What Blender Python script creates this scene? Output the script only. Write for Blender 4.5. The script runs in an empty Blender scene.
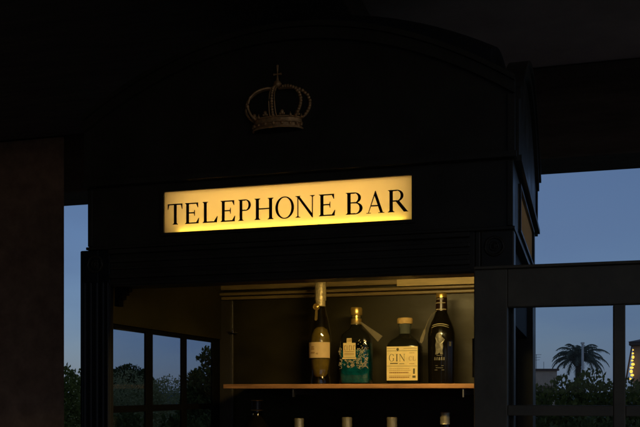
import bpy, bmesh, math, random
from mathutils import Vector, Matrix, noise

random.seed(11)
SC = bpy.context.scene
COL = SC.collection
PI = math.pi

# ---------------------------------------------------------------- camera
EYE = 1.55
cam = bpy.data.objects.new('camera', bpy.data.cameras.new('camera'))
COL.objects.link(cam)
cam.location = (0, 0, EYE)
cam.rotation_euler = (PI / 2, 0, 0)
cam.data.sensor_width = 36.0
cam.data.lens = 50.29
cam.data.shift_y = 0.279
cam.data.clip_start = 0.058
cam.data.clip_end = 6000
SC.camera = cam

# ---------------------------------------------------------------- dusk sky
SKY_STRENGTH = 0.062
world = bpy.data.worlds.new('World')
SC.world = world
world.use_nodes = True
wn, wl = world.node_tree.nodes, world.node_tree.links
sky = wn.new('ShaderNodeTexSky')
sky.sky_type = 'NISHITA'
sky.sun_disc = False
sky.sun_elevation = math.radians(14)
sky.sun_rotation = math.radians(150)      # the last light is behind the photographer
sky.ozone_density = 3.0
sky.dust_density = 0.6
tint = wn.new('ShaderNodeMix')
tint.data_type = 'RGBA'
tint.blend_type = 'MULTIPLY'
tint.inputs['Factor'].default_value = 1.0
tint.inputs['B'].default_value = (0.80, 0.83, 1.08, 1)
wl.new(sky.outputs['Color'], tint.inputs['A'])
ctc = wn.new('ShaderNodeTexCoord')
cmp_ = wn.new('ShaderNodeMapping')
cmp_.inputs['Scale'].default_value = (1.0, 1.0, 3.2)
cno = wn.new('ShaderNodeTexNoise')
cno.inputs['Scale'].default_value = 4.5
cno.inputs['Detail'].default_value = 6
crg = wn.new('ShaderNodeMapRange')
crg.inputs['From Min'].default_value = 0.35
crg.inputs['From Max'].default_value = 0.75
crg.inputs['To Min'].default_value = 0.45
crg.inputs['To Max'].default_value = 0.85
cmx = wn.new('ShaderNodeMix')                 # thin grey evening cloud
cmx.data_type = 'RGBA'
cmx.inputs['B'].default_value = (1.62, 2.68, 4.95, 1)
wl.new(ctc.outputs['Generated'], cmp_.inputs['Vector'])
wl.new(cmp_.outputs['Vector'], cno.inputs['Vector'])
wl.new(cno.outputs['Fac'], crg.inputs['Value'])
wl.new(crg.outputs['Result'], cmx.inputs['Factor'])
wl.new(tint.outputs['Result'], cmx.inputs['A'])
wl.new(cmx.outputs['Result'], wn['Background'].inputs['Color'])
wn['Background'].inputs['Strength'].default_value = SKY_STRENGTH

SC.view_settings.view_transform = 'Standard'
SC.view_settings.look = 'None'
SC.view_settings.gamma = 1.0
SC.view_settings.exposure = 0.0
SC.view_settings.use_curve_mapping = False
SC.render.engine = 'CYCLES'
SC.cycles.use_denoising = True
SC.cycles.max_bounces = 8
SC.cycles.transmission_bounces = 8
SC.cycles.transparent_max_bounces = 12
SC.cycles.caustics_reflective = False
SC.cycles.caustics_refractive = False
SC.cycles.sample_clamp_indirect = 4.0

# ---------------------------------------------------------------- materials
def mat(name, col, rough=0.5, metal=0.0, var=0.0, scale=20.0, bump=0.0, bscale=60.0, coat=0.0,
        trans=0.0, ior=1.45, spec=0.5, rvar=0.0, emit=None, estr=0.0, stretch=None):
    m = bpy.data.materials.new(name)
    m.use_nodes = True
    n, l = m.node_tree.nodes, m.node_tree.links
    b = n['Principled BSDF']
    b.inputs['Base Color'].default_value = (*col, 1)
    b.inputs['Roughness'].default_value = rough
    b.inputs['Metallic'].default_value = metal
    b.inputs['Coat Weight'].default_value = coat
    b.inputs['Transmission Weight'].default_value = trans
    b.inputs['IOR'].default_value = ior
    b.inputs['Specular IOR Level'].default_value = spec
    if emit:
        b.inputs['Emission Color'].default_value = (*emit, 1)
        b.inputs['Emission Strength'].default_value = estr
    tc = n.new('ShaderNodeTexCoord')
    mp = n.new('ShaderNodeMapping')
    l.new(tc.outputs['Object'], mp.inputs['Vector'])
    if stretch:
        mp.inputs['Scale'].default_value = stretch
    if var or rvar:
        t = n.new('ShaderNodeTexNoise')
        t.inputs['Scale'].default_value = scale
        t.inputs['Detail'].default_value = 6
        t.inputs['Roughness'].default_value = 0.6
        l.new(mp.outputs['Vector'], t.inputs['Vector'])
        if var:
            r = n.new('ShaderNodeMapRange')
            r.inputs['From Min'].default_value = 0.3
            r.inputs['From Max'].default_value = 0.7
            r.inputs['To Min'].default_value = 1 - var
            r.inputs['To Max'].default_value = 1 + var
            l.new(t.outputs['Fac'], r.inputs['Value'])
            mx = n.new('ShaderNodeMix')
            mx.data_type = 'RGBA'
            mx.blend_type = 'MULTIPLY'
            mx.inputs['Factor'].default_value = 1
            mx.inputs['A'].default_value = (*col, 1)
            l.new(r.outputs['Result'], mx.inputs['B'])
            l.new(mx.outputs['Result'], b.inputs['Base Color'])
        if rvar:
            r2 = n.new('ShaderNodeMapRange')
            r2.inputs['From Min'].default_value = 0.3
            r2.inputs['From Max'].default_value = 0.7
            r2.inputs['To Min'].default_value = max(0.02, rough - rvar)
            r2.inputs['To Max'].default_value = min(1, rough + rvar)
            l.new(t.outputs['Fac'], r2.inputs['Value'])
            l.new(r2.outputs['Result'], b.inputs['Roughness'])
    if bump:
        t2 = n.new('ShaderNodeTexNoise')
        t2.inputs['Scale'].default_value = bscale
        t2.inputs['Detail'].default_value = 5
        l.new(mp.outputs['Vector'], t2.inputs['Vector'])
        bp = n.new('ShaderNodeBump')
        bp.inputs['Strength'].default_value = bump
        bp.inputs['Distance'].default_value = 0.004
        l.new(t2.outputs['Fac'], bp.inputs['Height'])
        l.new(bp.outputs['Normal'], b.inputs['Normal'])
    return m

def window_glass(name, tintcol, refl=1.0):
    m = bpy.data.materials.new(name)
    m.use_nodes = True
    n, l = m.node_tree.nodes, m.node_tree.links
    n.remove(n['Principled BSDF'])
    out = n['Material Output']
    tr = n.new('ShaderNodeBsdfTransparent')
    tr.inputs['Color'].default_value = (*tintcol, 1)
    gl = n.new('ShaderNodeBsdfGlossy')
    gl.inputs['Roughness'].default_value = 0.015
    gl.inputs['Color'].default_value = (refl, refl, refl, 1)
    lw = n.new('ShaderNodeLayerWeight')
    lw.inputs['Blend'].default_value = 0.5
    pw = n.new('ShaderNodeMath')
    pw.operation = 'POWER'
    pw.inputs[1].default_value = 5.0
    l.new(lw.outputs['Facing'], pw.inputs[0])
    fr = n.new('ShaderNodeMapRange')
    fr.inputs['To Min'].default_value = 0.018
    fr.inputs['To Max'].default_value = 0.75
    l.new(pw.outputs['Value'], fr.inputs['Value'])
    mx = n.new('ShaderNodeMixShader')
    l.new(fr.outputs['Result'], mx.inputs['Fac'])
    l.new(tr.outputs['BSDF'], mx.inputs[1])
    l.new(gl.outputs['BSDF'], mx.inputs[2])
    l.new(mx.outputs['Shader'], out.inputs['Surface'])
    return m

def bottle_glass(name, tintcol, edge):
    m = window_glass(name, tintcol)
    n, l = m.node_tree.nodes, m.node_tree.links
    last = [x for x in n if x.bl_idname == 'ShaderNodeMixShader'][0]
    rng = [x for x in n if x.bl_idname == 'ShaderNodeMapRange'][0]
    rng.inputs['To Min'].default_value = 0.06
    lw = n.new('ShaderNodeLayerWeight')
    lw.inputs['Blend'].default_value = 0.5
    r = n.new('ShaderNodeMapRange')               # thick glass seen along its wall goes dark
    r.inputs['From Min'].default_value = 0.45
    r.inputs['From Max'].default_value = 0.95
    r.inputs['To Max'].default_value = 0.92
    l.new(lw.outputs['Facing'], r.inputs['Value'])
    pb = n.new('ShaderNodeBsdfPrincipled')
    pb.inputs['Base Color'].default_value = (*edge, 1)
    pb.inputs['Roughness'].default_value = 0.08
    mx = n.new('ShaderNodeMixShader')
    l.new(r.outputs['Result'], mx.inputs['Fac'])
    l.new(last.outputs['Shader'], mx.inputs[1])
    l.new(pb.outputs['BSDF'], mx.inputs[2])
    l.new(mx.outputs['Shader'], n['Material Output'].inputs['Surface'])
    return m

def acrylic(name, col):
    m = bpy.data.materials.new(name)
    m.use_nodes = True
    n, l = m.node_tree.nodes, m.node_tree.links
    n.remove(n['Principled BSDF'])
    tr = n.new('ShaderNodeBsdfTranslucent')
    tr.inputs['Color'].default_value = (*col, 1)
    di = n.new('ShaderNodeBsdfDiffuse')
    di.inputs['Color'].default_value = (0.75, 0.68, 0.5, 1)
    mx = n.new('ShaderNodeMixShader')
    mx.inputs['Fac'].default_value = 0.3
    l.new(tr.outputs['BSDF'], mx.inputs[1])
    l.new(di.outputs['BSDF'], mx.inputs[2])
    l.new(mx.outputs['Shader'], n['Material Output'].inputs['Surface'])
    return m

def leafmat(name, dark, light):
    m = bpy.data.materials.new(name)
    m.use_nodes = True
    n, l = m.node_tree.nodes, m.node_tree.links
    b = n['Principled BSDF']
    b.inputs['Roughness'].default_value = 0.75
    b.inputs['Specular IOR Level'].default_value = 0.15
    g = n.new('ShaderNodeNewGeometry')
    r = n.new('ShaderNodeValToRGB')
    r.color_ramp.elements[0].color = (*dark, 1)
    r.color_ramp.elements[1].color = (*light, 1)
    l.new(g.outputs['Random Per Island'], r.inputs['Fac'])
    l.new(r.outputs['Color'], b.inputs['Base Color'])
    tl = n.new('ShaderNodeBsdfTranslucent')
    l.new(r.outputs['Color'], tl.inputs['Color'])
    mx = n.new('ShaderNodeMixShader')
    mx.inputs['Fac'].default_value = 0.45
    l.new(b.outputs['BSDF'], mx.inputs[1])
    l.new(tl.outputs['BSDF'], mx.inputs[2])
    l.new(mx.outputs['Shader'], n['Material Output'].inputs['Surface'])
    return m

M = dict(
    paint=mat('black_gloss_paint', (0.044, 0.037, 0.024), 0.40, spec=0.3, var=0.25, scale=9, bump=0.10, bscale=45, rvar=0.1),
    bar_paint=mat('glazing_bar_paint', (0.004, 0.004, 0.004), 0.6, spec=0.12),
    dark_paint=mat('dark_black_paint', (0.008, 0.008, 0.008), 0.6, var=0.2, scale=6),
    door_paint=mat('door_paint', (0.155, 0.13, 0.085), 0.5, spec=0.3, var=0.22, scale=14, bump=0.12, bscale=50, rvar=0.12),
    laminate=mat('olive_brown_panel', (0.024, 0.0190, 0.0030), 0.42, spec=0.35, var=0.28, scale=5, bump=0.08, bscale=30, rvar=0.14, stretch=(1, 1, 2.2)),
    dark_wood=mat('dark_wood', (0.050, 0.028, 0.012), 0.5, var=0.35, scale=7, bump=0.1, stretch=(1, 5, 5)),
    shelf_wood=mat('shelf_wood', (0.36, 0.17, 0.065), 0.5, var=0.4, scale=10, bump=0.15, stretch=(1, 9, 9)),
    brass_trim=mat('moulding_lacquer', (0.22, 0.155, 0.06), 0.35, var=0.25, scale=14, stretch=(1, 6, 6)),
    lit_strip=mat('lit_moulding_tone', (0.52, 0.38, 0.14), 0.45, var=0.2, scale=12, stretch=(1, 6, 6)),  # paler tone stands for lamplight on the moulding
    gilt=mat('old_gilt', (0.78, 0.44, 0.17), 0.45, 0.4, var=0.4, scale=60, bump=0.2, bscale=200),
    crimson=mat('crimson_enamel', (0.10, 0.030, 0.015), 0.5),
    white_in=mat('lightbox_white', (0.8, 0.78, 0.72), 0.7),
    letter=mat('letter_black', (0.022, 0.011, 0.004), 0.5),
    screw=mat('steel', (0.55, 0.55, 0.55), 0.3, 1.0),
    plaster=mat('brown_plaster', (0.52, 0.33, 0.215), 0.85, var=0.25, scale=14, bump=0.5, bscale=70),
    ceiling=mat('ceiling_board', (0.50, 0.35, 0.27), 0.8, var=0.2, scale=3, bump=0.3, bscale=30),
    timber=mat('timber_beam', (0.12, 0.085, 0.06), 0.75, var=0.3, scale=4, bump=0.3, stretch=(1, 8, 8)),
    wall_glass=window_glass('tinted_pane_glass', (0.68, 0.735, 0.82)),
    door_glass=window_glass('clear_pane_glass', (0.93, 0.94, 0.94), 0.35),
    acrylic=acrylic('cream_acrylic', (0.95, 0.88, 0.76)),
    led=mat('sign_led', (1, 0.7, 0.2), 0.5, emit=(1.0, 0.74, 0.10), estr=11.0),
    led_back=mat('sign_led_back', (1, 0.7, 0.3), 0.5, emit=(1.0, 0.69, 0.26), estr=7.2),
    led_dim=mat('sign_led_dim', (1, 0.7, 0.3), 0.5, emit=(1.0, 0.64, 0.2), estr=0.22),
    lamp=mat('lamp_strip', (1, 0.8, 0.5), 0.5, emit=(1.0, 0.71, 0.25), estr=150.0),
    # bottles
    clear=bottle_glass('clear_bottle_glass', (0.70, 0.66, 0.50), (0.075, 0.065, 0.035)),
    teal_clear=bottle_glass('teal_bottle_glass', (0.40, 0.66, 0.66), (0.004, 0.05, 0.06)),
    amber=mat('pale_spirit', (0.34, 0.26, 0.075), 0.12, trans=0.1, var=0.3, scale=40, ior=1.33),
    teal=mat('teal_glass', (0.008, 0.18, 0.22), 0.07, trans=0.25, ior=1.4, var=0.55, scale=45, bump=0.9, bscale=70),
    darkglass=mat('dark_bottle_glass', (0.006, 0.005, 0.003), 0.09, spec=0.5),
    smoke=mat('smoky_glass', (0.012, 0.012, 0.008), 0.07, trans=0.15, ior=1.4),
    neckglass=mat('grey_neck_glass', (0.16, 0.18, 0.15), 0.08, trans=0.5, ior=1.4),
    foil=mat('cream_foil', (0.72, 0.58, 0.30), 0.34, 0.35, var=0.3, scale=90, bump=0.6, bscale=120),
    gold=mat('gold_cap', (0.80, 0.55, 0.16), 0.3, 0.8, var=0.15, scale=60),
    brushed=mat('pale_gold_cap', (0.66, 0.58, 0.38), 0.32, 0.8, var=0.3, scale=70, bump=0.3, bscale=150, stretch=(4, 4, 0.5)),
    cork=mat('tan_stopper', (0.50, 0.33, 0.115), 0.6, var=0.2, scale=120),
    wax=mat('red_brown_wax', (0.020, 0.009, 0.006), 0.3, var=0.2, scale=60),
    label=mat('cream_label', (0.80, 0.66, 0.40), 0.7, var=0.06, scale=60),
    label_warm=mat('ivory_label', (0.76, 0.54, 0.26), 0.7, var=0.05, scale=60),
    label_gold=mat('straw_label', (0.78, 0.62, 0.27), 0.65, var=0.08, scale=50),
    ink=mat('label_ink', (0.10, 0.085, 0.03), 0.7),
    inkbrown=mat('brown_ink', (0.34, 0.18, 0.05), 0.7),
    silver=mat('silver_print', (0.15, 0.14, 0.105), 0.4, 0.4, var=0.4, scale=200),
    floral_ink=mat('cream_print', (0.50, 0.44, 0.27), 0.6),
    tag=mat('tag_card', (0.15, 0.125, 0.075), 0.7, var=0.15, scale=80),
    string=mat('string', (0.42, 0.33, 0.18), 0.8),
    # outdoors
    tile=mat('terrace_tile', (0.46, 0.37, 0.29), 0.6, var=0.2, scale=5),
    soil=mat('dry_lawn', (0.06, 0.065, 0.03), 0.9, var=0.35, scale=2),
    bark=mat('bark', (0.09, 0.065, 0.045), 0.9, var=0.3, scale=10, bump=0.6),
    leaf_hedge=leafmat('hedge_leaf', (0.065, 0.078, 0.014), (0.20, 0.205, 0.045)),
    leaf_dark=leafmat('dark_leaf', (0.050, 0.062, 0.017), (0.15, 0.165, 0.05)),
    leaf_olive=leafmat('olive_leaf', (0.34, 0.31, 0.11), (0.58, 0.51, 0.21)),
    palm_leaf=leafmat('palm_leaf', (0.09, 0.11, 0.085), (0.19, 0.21, 0.15)),
    stucco=mat('beige_stucco', (0.52, 0.40, 0.29), 0.85, var=0.12, scale=3),
    orange_wall=mat('apricot_stucco', (0.36, 0.255, 0.18), 0.85, var=0.12, scale=2),
    roof=mat('roof_tile_dark', (0.10, 0.06, 0.045), 0.8, var=0.25, scale=5),
    pale_metal=mat('pale_metal', (0.68, 0.66, 0.62), 0.5),
    aerial=mat('aerial_metal', (0.10, 0.11, 0.13), 0.5, 0.5),
    bulb=mat('warm_bulb', (1, 0.8, 0.3), 0.5, emit=(1.0, 0.60, 0.06), estr=1.5),
    dark_pane=mat('dark_window', (0.02, 0.025, 0.03), 0.1),
)

# ---------------------------------------------------------------- mesh helpers
class MB:
    """collects shapes into one mesh"""
    def __init__(self):
        self.v, self.f, self.mi, self.sm = [], [], [], []
        self.cur, self.smooth = 0, False
    def add(self, vs, fs):
        o = len(self.v)
        self.v += [tuple(p) for p in vs]
        for f in fs:
            self.f.append([o + i for i in f])
            self.mi.append(self.cur)
            self.sm.append(self.smooth)
    def box(self, x0, x1, y0, y1, z0, z1):
        vs = [(x, y, z) for x in (x0, x1) for y in (y0, y1) for z in (z0, z1)]
        self.add(vs, [(0, 1, 3, 2), (4, 6, 7, 5), (0, 4, 5, 1), (2, 3, 7, 6), (0, 2, 6, 4), (1, 5, 7, 3)])
    def prism(self, pts, fn, a, b):
        """polygon pts (u,v) extruded between w=a and w=b; fn(u,v,w) -> xyz"""
        n = len(pts)
        vs = [fn(u, v, a) for u, v in pts] + [fn(u, v, b) for u, v in pts]
        fs = [list(range(n))[::-1], [n + i for i in range(n)]]
        fs += [(i, (i + 1) % n, n + (i + 1) % n, n + i) for i in range(n)]
        self.add(vs, fs)
    def tube(self, pts, r, seg=8, closed=False):
        pts = [Vector(p) for p in pts]
        n = len(pts)
        rad = r if isinstance(r, (list, tuple)) else [r] * n
        vs, up = [], Vector((0, 0, 1))
        for i, p in enumerate(pts):
            if closed:
                t = pts[(i + 1) % n] - pts[i - 1]
            else:
                t = pts[min(i + 1, n - 1)] - pts[max(i - 1, 0)]
            t.normalize()
            a = t.cross(up)
            if a.length < 0.05:
                a = t.cross(Vector((0, 1, 0)))
            a.normalize()
            b = a.cross(t)
            for k in range(seg):
                an = 2 * PI * k / seg
                vs.append(p + (a * math.cos(an) + b * math.sin(an)) * rad[i])
        fs = []
        for i in range(n if closed else n - 1):
            j = (i + 1) % n
            for k in range(seg):
                q = (k + 1) % seg
                fs.append((i * seg + k, i * seg + q, j * seg + q, j * seg + k))
        if not closed:
            fs.append(list(range(seg))[::-1])
            fs.append([(n - 1) * seg + k for k in range(seg)])
        self.add(vs, fs)
    def ball(self, c, r, seg=10, rings=6, sz=1.0):
        vs, fs = [], []
        for i in range(rings + 1):
            a = PI * i / rings
            for k in range(seg):
                b = 2 * PI * k / seg
                vs.append((c[0] + r * math.sin(a) * math.cos(b), c[1] + r * math.sin(a) * math.sin(b), c[2] + r * sz * math.cos(a)))
        for i in range(rings):
            for k in range(seg):
                q = (k + 1) % seg
                fs.append((i * seg + k, (i + 1) * seg + k, (i + 1) * seg + q, i * seg + q))
        self.add(vs, fs)
    def loft(self, prof, seg=40, c=(0, 0)):
        """prof rows (z, half width, half depth, roundness exponent)"""
        vs, fs = [], []
        for z, a, b, e in prof:
            for k in range(seg):
                x, y = superpt(2 * PI * k / seg, a, b, e)
                vs.append((c[0] + x, c[1] + y, z))
        n = len(prof)
        for i in range(n - 1):
            for k in range(seg):
                q = (k + 1) % seg
                fs.append((i * seg + k, i * seg + q, (i + 1) * seg + q, (i + 1) * seg + k))
        fs.append(list(range(seg))[::-1])
        fs.append([(n - 1) * seg + k for k in range(seg)])
        self.add(vs, fs)
    def build(self, name, mats, parent=None, bevel=0.0, loc=None, clean=False):
        me = bpy.data.meshes.new(name)
        me.from_pydata(self.v, [], self.f)
        for m in (mats if isinstance(mats, (list, tuple)) else [mats]):
            me.materials.append(M[m])
        for p, i, s in zip(me.polygons, self.mi, self.sm):
            p.material_index = i
            p.use_smooth = s
        bm = bmesh.new()
        bm.from_mesh(me)
        if clean:
            bmesh.ops.remove_doubles(bm, verts=bm.verts, dist=1e-5)
        bmesh.ops.recalc_face_normals(bm, faces=bm.faces)
        bm.to_mesh(me)
        bm.free()
        o = bpy.data.objects.new(name, me)
        COL.objects.link(o)
        if parent:
            o.parent = parent
        if loc:
            o.location = loc
        if bevel:
            md = o.modifiers.new('bevel', 'BEVEL')
            md.width = bevel
            md.segments = 2
            md.limit_method = 'ANGLE'
            md.angle_limit = math.radians(40)
        return o

def superpt(t, a, b, e):
    c, s = math.cos(t), math.sin(t)
    k = 2.0 / e
    return (a * math.copysign(abs(c) ** k, c), b * math.copysign(abs(s) ** k, s))

def tag(o, label=None, cat=None, group=None, kind=None):
    if label: o['label'] = label
    if cat: o['category'] = cat
    if group: o['group'] = group
    if kind: o['kind'] = kind
    return o

def empty(name, loc, rz=0.0):
    o = bpy.data.objects.new(name, None)
    COL.objects.link(o)
    o.location = loc
    o.rotation_euler = (0, 0, rz)
    o.empty_display_size = 0.1
    return o

def one(fn, name, m, parent=None, bevel=0.0, **kw):
    b = MB()
    fn(b)
    return b.build(name, m, parent, bevel, **kw)

# kiosk frame: s runs along its front face (to the right), d into its depth, z up
YAW = math.atan(0.29)
CS, SN = math.cos(YAW), math.sin(YAW)
S0 = -0.088                                   # kiosk axis
def K(s, d, z=0.0):
    return Vector((s * CS + d * SN, 1.95 - s * SN + d * CS, z))
def kiosk_frame(name, s=S0, d=0.0, z=0.0, turn=0.0):
    return empty(name, K(s, d, z), -YAW + turn)

# ---------------------------------------------------------------- serif lettering
def ring(cx, cy, ro, ri, a0=0, a1=360, n=28):
    out = []
    for i in range(n):
        t0 = math.radians(a0 + (a1 - a0) * i / n)
        t1 = math.radians(a0 + (a1 - a0) * (i + 1) / n)
        p = lambda r, t: (cx + r[0] * math.cos(t), cy + r[1] * math.sin(t))
        out.append([p(ro, t0), p(ro, t1), p(ri, t1), p(ri, t0)])
    return out
def stem(x, w=0.162, y0=0.0, y1=1.0, lo=True, hi=True, out=0.075):
    P = [[(x, y0), (x + w, y0), (x + w, y1), (x, y1)]]
    th = 0.028
    if lo:
        P.append([(x - out, y0), (x + w + out, y0), (x + w + out, y0 + th), (x - out, y0 + th)])
        P.append([(x - 0.6 * out, y0 + th), (x, y0 + th), (x, y0 + th + 0.05)])
        P.append([(x + w, y0 + th), (x + w + 0.6 * out, y0 + th), (x + w, y0 + th + 0.05)])
    if hi:
        P.append([(x - out, y1 - th), (x + w + out, y1 - th), (x + w + out, y1), (x - out, y1)])
        P.append([(x - 0.6 * out, y1 - th), (x, y1 - th - 0.05), (x, y1 - th)])
        P.append([(x + w, y1 - th), (x + w, y1 - th - 0.05), (x + w + 0.6 * out, y1 - th)])
    return P
def bar(x0, x1, y, t=0.058):
    return [[(x0, y), (x1, y), (x1, y + t), (x0, y + t)]]
def glyph(ch):
    """polygons and natural width, cap height 1"""
    t = 0.058
    if ch == 'T':
        return stem(0.395, hi=False) + bar(0.02, 0.90, 1 - t) + [[(0.02, 1 - t), (0.02, 0.74), (0.05, 0.74), (0.11, 1 - t)],
                [(0.90, 1 - t), (0.81, 1 - t), (0.87, 0.74), (0.90, 0.74)]], 0.92
    if ch == 'E':
        return stem(0.075) + bar(0.2, 0.80, 1 - t) + bar(0.2, 0.60, 0.49) + bar(0.2, 0.83, 0) + [
            [(0.80, 1 - t), (0.68, 1 - t), (0.77, 0.77), (0.80, 0.77)], [(0.83, t), (0.86, 0.26), (0.83, 0.26), (0.68, t)],
            [(0.60, 0.49), (0.60, 0.37), (0.575, 0.37), (0.54, 0.49)], [(0.60, 0.532), (0.54, 0.532), (0.575, 0.65), (0.60, 0.65)]], 0.87
    if ch == 'L':
        return stem(0.075) + bar(0.2, 0.83, 0) + [[(0.83, t), (0.87, 0.29), (0.84, 0.29), (0.66, t)]], 0.87
    if ch == 'P':
        return stem(0.075) + bar(0.2, 0.42, 1 - t) + bar(0.2, 0.42, 0.46) + ring(0.42, 0.73, (0.33, 0.27), (0.19, 0.228), -90, 90, 18), 0.76
    if ch == 'R':
        return stem(0.075) + bar(0.2, 0.42, 1 - t) + bar(0.2, 0.44, 0.47) + ring(0.42, 0.735, (0.33, 0.265), (0.19, 0.223), -90, 90, 18) + [
            [(0.38, 0.47), (0.55, 0.49), (0.94, 0.03), (0.99, 0.0), (0.76, 0.0)]], 1.0
    if ch == 'H':
        return stem(0.075) + stem(0.80) + bar(0.2, 0.80, 0.48), 1.01
    if ch == 'O':
        return ring(0.5, 0.5, (0.5, 0.52), (0.36, 0.475), 0, 360, 44), 1.0
    if ch == 'N':
        return stem(0.10, 0.05, out=0.1) + stem(0.86, 0.05, lo=False, out=0.1) + [[(0.0, 1.0), (0.19, 1.0), (0.91, 0.12), (0.91, -0.03), (0.86, -0.02), (0.10, 0.93)]], 1.02
    if ch == 'B':
        return stem(0.075) + bar(0.2, 0.44, 1 - t) + bar(0.2, 0.46, 0.50) + bar(0.2, 0.46, 0) + \
            ring(0.42, 0.75, (0.32, 0.25), (0.18, 0.208), -90, 90, 16) + ring(0.46, 0.271, (0.36, 0.271), (0.21, 0.229), -90, 90, 16), 0.84
    if ch == 'A':
        return [[(0.10, 0.03), (0.145, 0.03), (0.50, 0.84), (0.53, 1.01), (0.51, 1.01)], [(0.51, 1.01), (0.545, 1.01), (0.97, 0.03), (0.80, 0.03), (0.47, 0.80)]] + \
            bar(0.24, 0.70, 0.31) + bar(0.0, 0.26, 0, 0.03) + bar(0.70, 1.05, 0, 0.03), 1.05
    if ch == 'G':
        return ring(0.48, 0.5, (0.48, 0.52), (0.34, 0.475), 38, 322, 34) + stem(0.74, 0.12, 0.10, 0.44, lo=False, out=0.08) + [[(0.83, 0.68), (0.86, 0.68), (0.86, 1.0), (0.80, 0.85)]], 0.96
    if ch == 'I':
        return stem(0.08), 0.29
    if ch == 'C':
        return ring(0.48, 0.5, (0.48, 0.52), (0.34, 0.475), 40, 318, 34) + [[(0.83, 0.68), (0.86, 0.68), (0.86, 1.0), (0.80, 0.85)]], 0.9
    return [], 0.3
def put_glyph(b, ch, x0, x1, y0, y1, fn, w0, w1):
    polys, w = glyph(ch)
    for i, p in enumerate(polys):
        e = (i % 7) * 0.00002
        b.prism([(x0 + u / w * (x1 - x0), y0 + v * (y1 - y0)) for u, v in p], fn, w0, w1 - e)

# ---------------------------------------------------------------- setting
one(lambda b: b.box(-3000, 3000, -3000, 3000, -0.3, -0.12), 'ground', 'soil')['kind'] = 'structure'
te = kiosk_frame('terrace')
tag(te, kind='structure')
one(lambda b: b.box(-7, 8, -6, 1.95, -0.119, 0), 'terrace_floor', 'tile', te)

# canopy over the terrace: slab, edge beam, cross beam, pillar
can = kiosk_frame('terrace_canopy', 0.0)
tag(can, 'dark brown flat terrace canopy above the kiosk with an edge beam and plastered pillar', 'canopy')
one(lambda b: b.box(-4.2, 5.0, -3.4, 1.83, 2.76, 2.94), 'ceiling_slab', 'ceiling', can)
one(lambda b: b.box(-4.2, 5.0, 1.55, 1.80, 2.416, 2.758), 'edge_beam', 'timber', can, 0.006)
one(lambda b: b.box(-4.19, -0.098, -3.39, 1.533, 2.66, 2.757), 'dropped_soffit', 'timber', can, 0.006)
def pillar(b):                                    # splayed end, so its flank turns away from the kiosk
    b.prism([(-2.9, 1.535), (-1.597, 1.535), (-1.685, 1.548), (-2.9, 1.548)], lambda u, v, w: (u, v, w), 0.0, 2.657)
    b.prism([(-2.9, 1.5485), (-1.687, 1.5485), (-1.80, 1.79), (-2.9, 1.79)], lambda u, v, w: (u, v, w), 0.0, 2.414)
one(pillar, 'pillar', 'plaster', can, 0.003)

# unseen walls added behind the photographer to block sky light
blocker = kiosk_frame('shading_walls', 0.0)
tag(blocker, 'unseen brown plastered walls added behind the viewer to shade the terrace', 'wall')
one(lambda b: b.box(-4.2, 0.3, -3.62, -3.402, 0.0, 2.94), 'rear_wall', 'plaster', blocker)
one(lambda b: b.box(-4.42, -4.202, -3.62, 1.0, 0.0, 2.94), 'side_wall', 'plaster', blocker)

# ---------------------------------------------------------------- the telephone kiosk bar
kio = kiosk_frame('telephone_kiosk')
tag(kio, 'black telephone kiosk turned into a small bar, with lit yellow sign and open glazed door', 'kiosk')
X = lambda s: s - S0
DEP = 0.95

def post(b, s0, s1, d0, d1, z1, ribs):
    if s0 < S0:                                   # rebated jamb: thin towards the opening
        b.box(X(s0), X(s1) - 0.030, d0, 0.05, 0, z1)
        b.box(X(s1) - 0.030, X(s1), d0, 0.018, 0, z1)
    else:
        b.box(X(s0) + 0.012, X(s1), d0, 0.05, 0, z1)
        b.box(X(s0), X(s0) + 0.012, d0, 0.018, 0, z1)
    for c, w in ribs:
        b.tube([(X(c), d0, 0.15), (X(c), d0, z1 - 0.075)], w, 10)
one(lambda b: post(b, -0.591, -0.5118, 0, 0.075, 1.884, [(-0.578, 0.006), (-0.562, 0.005), (-0.546, 0.006), (-0.530, 0.005), (-0.5175, 0.004)]), 'corner_post', 'dark_paint', kio, 0.003)  # left post's shade is put into a darker paint than the right post's
one(lambda b: post(b, 0.3345, 0.4145, 0, 0.075, 1.884, [(0.401, 0.006), (0.385, 0.005), (0.369, 0.006), (0.354, 0.005), (0.341, 0.004)]), 'corner_post', 'paint', kio, 0.003)
for sa, sb in ((-0.591, -0.5118), (0.3345, 0.4145)):
    one(lambda b: b.box(X(sa), X(sb), 0.80, DEP, 0, 1.884), 'corner_post', 'paint', kio, 0.003)
def header(b):
    b.box(X(-0.5115), X(0.3342), 0.002, 0.06, 1.797, 1.884)
    for z, h, p in ((1.800, 0.007, 0.006), (1.815, 0.010, 0.010), (1.836, 0.006, 0.005), (1.852, 0.009, 0.008), (1.872, 0.010, 0.014)):
        b.box(X(-0.511), X(0.325), 0.0021 - p, 0.0019, z, z + h)
one(header, 'door_header', 'paint', kio, 0.0015)
for c in (-0.551, 0.3745):
    def rosette(b):
        b.smooth = True
        for r, w in ((0.0185, 0.0032), (0.0085, 0.0022)):
            b.tube([(X(c) + r * math.cos(a * PI / 14), -0.001, 1.851 + r * math.sin(a * PI / 14)) for a in range(28)], w, 8, True)
        for a in range(6):
            an = a * PI / 3 + 0.4
            b.tube([(X(c), -0.001, 1.851), (X(c) + 0.0075 * math.cos(an), -0.001, 1.851 + 0.0075 * math.sin(an))], [0.0028, 0.0014], 6)
        b.ball((X(c), -0.002, 1.851), 0.003)
    tag(one(rosette, 'rosette', 'paint', kio), 'round moulded rosette on the header band')

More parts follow.
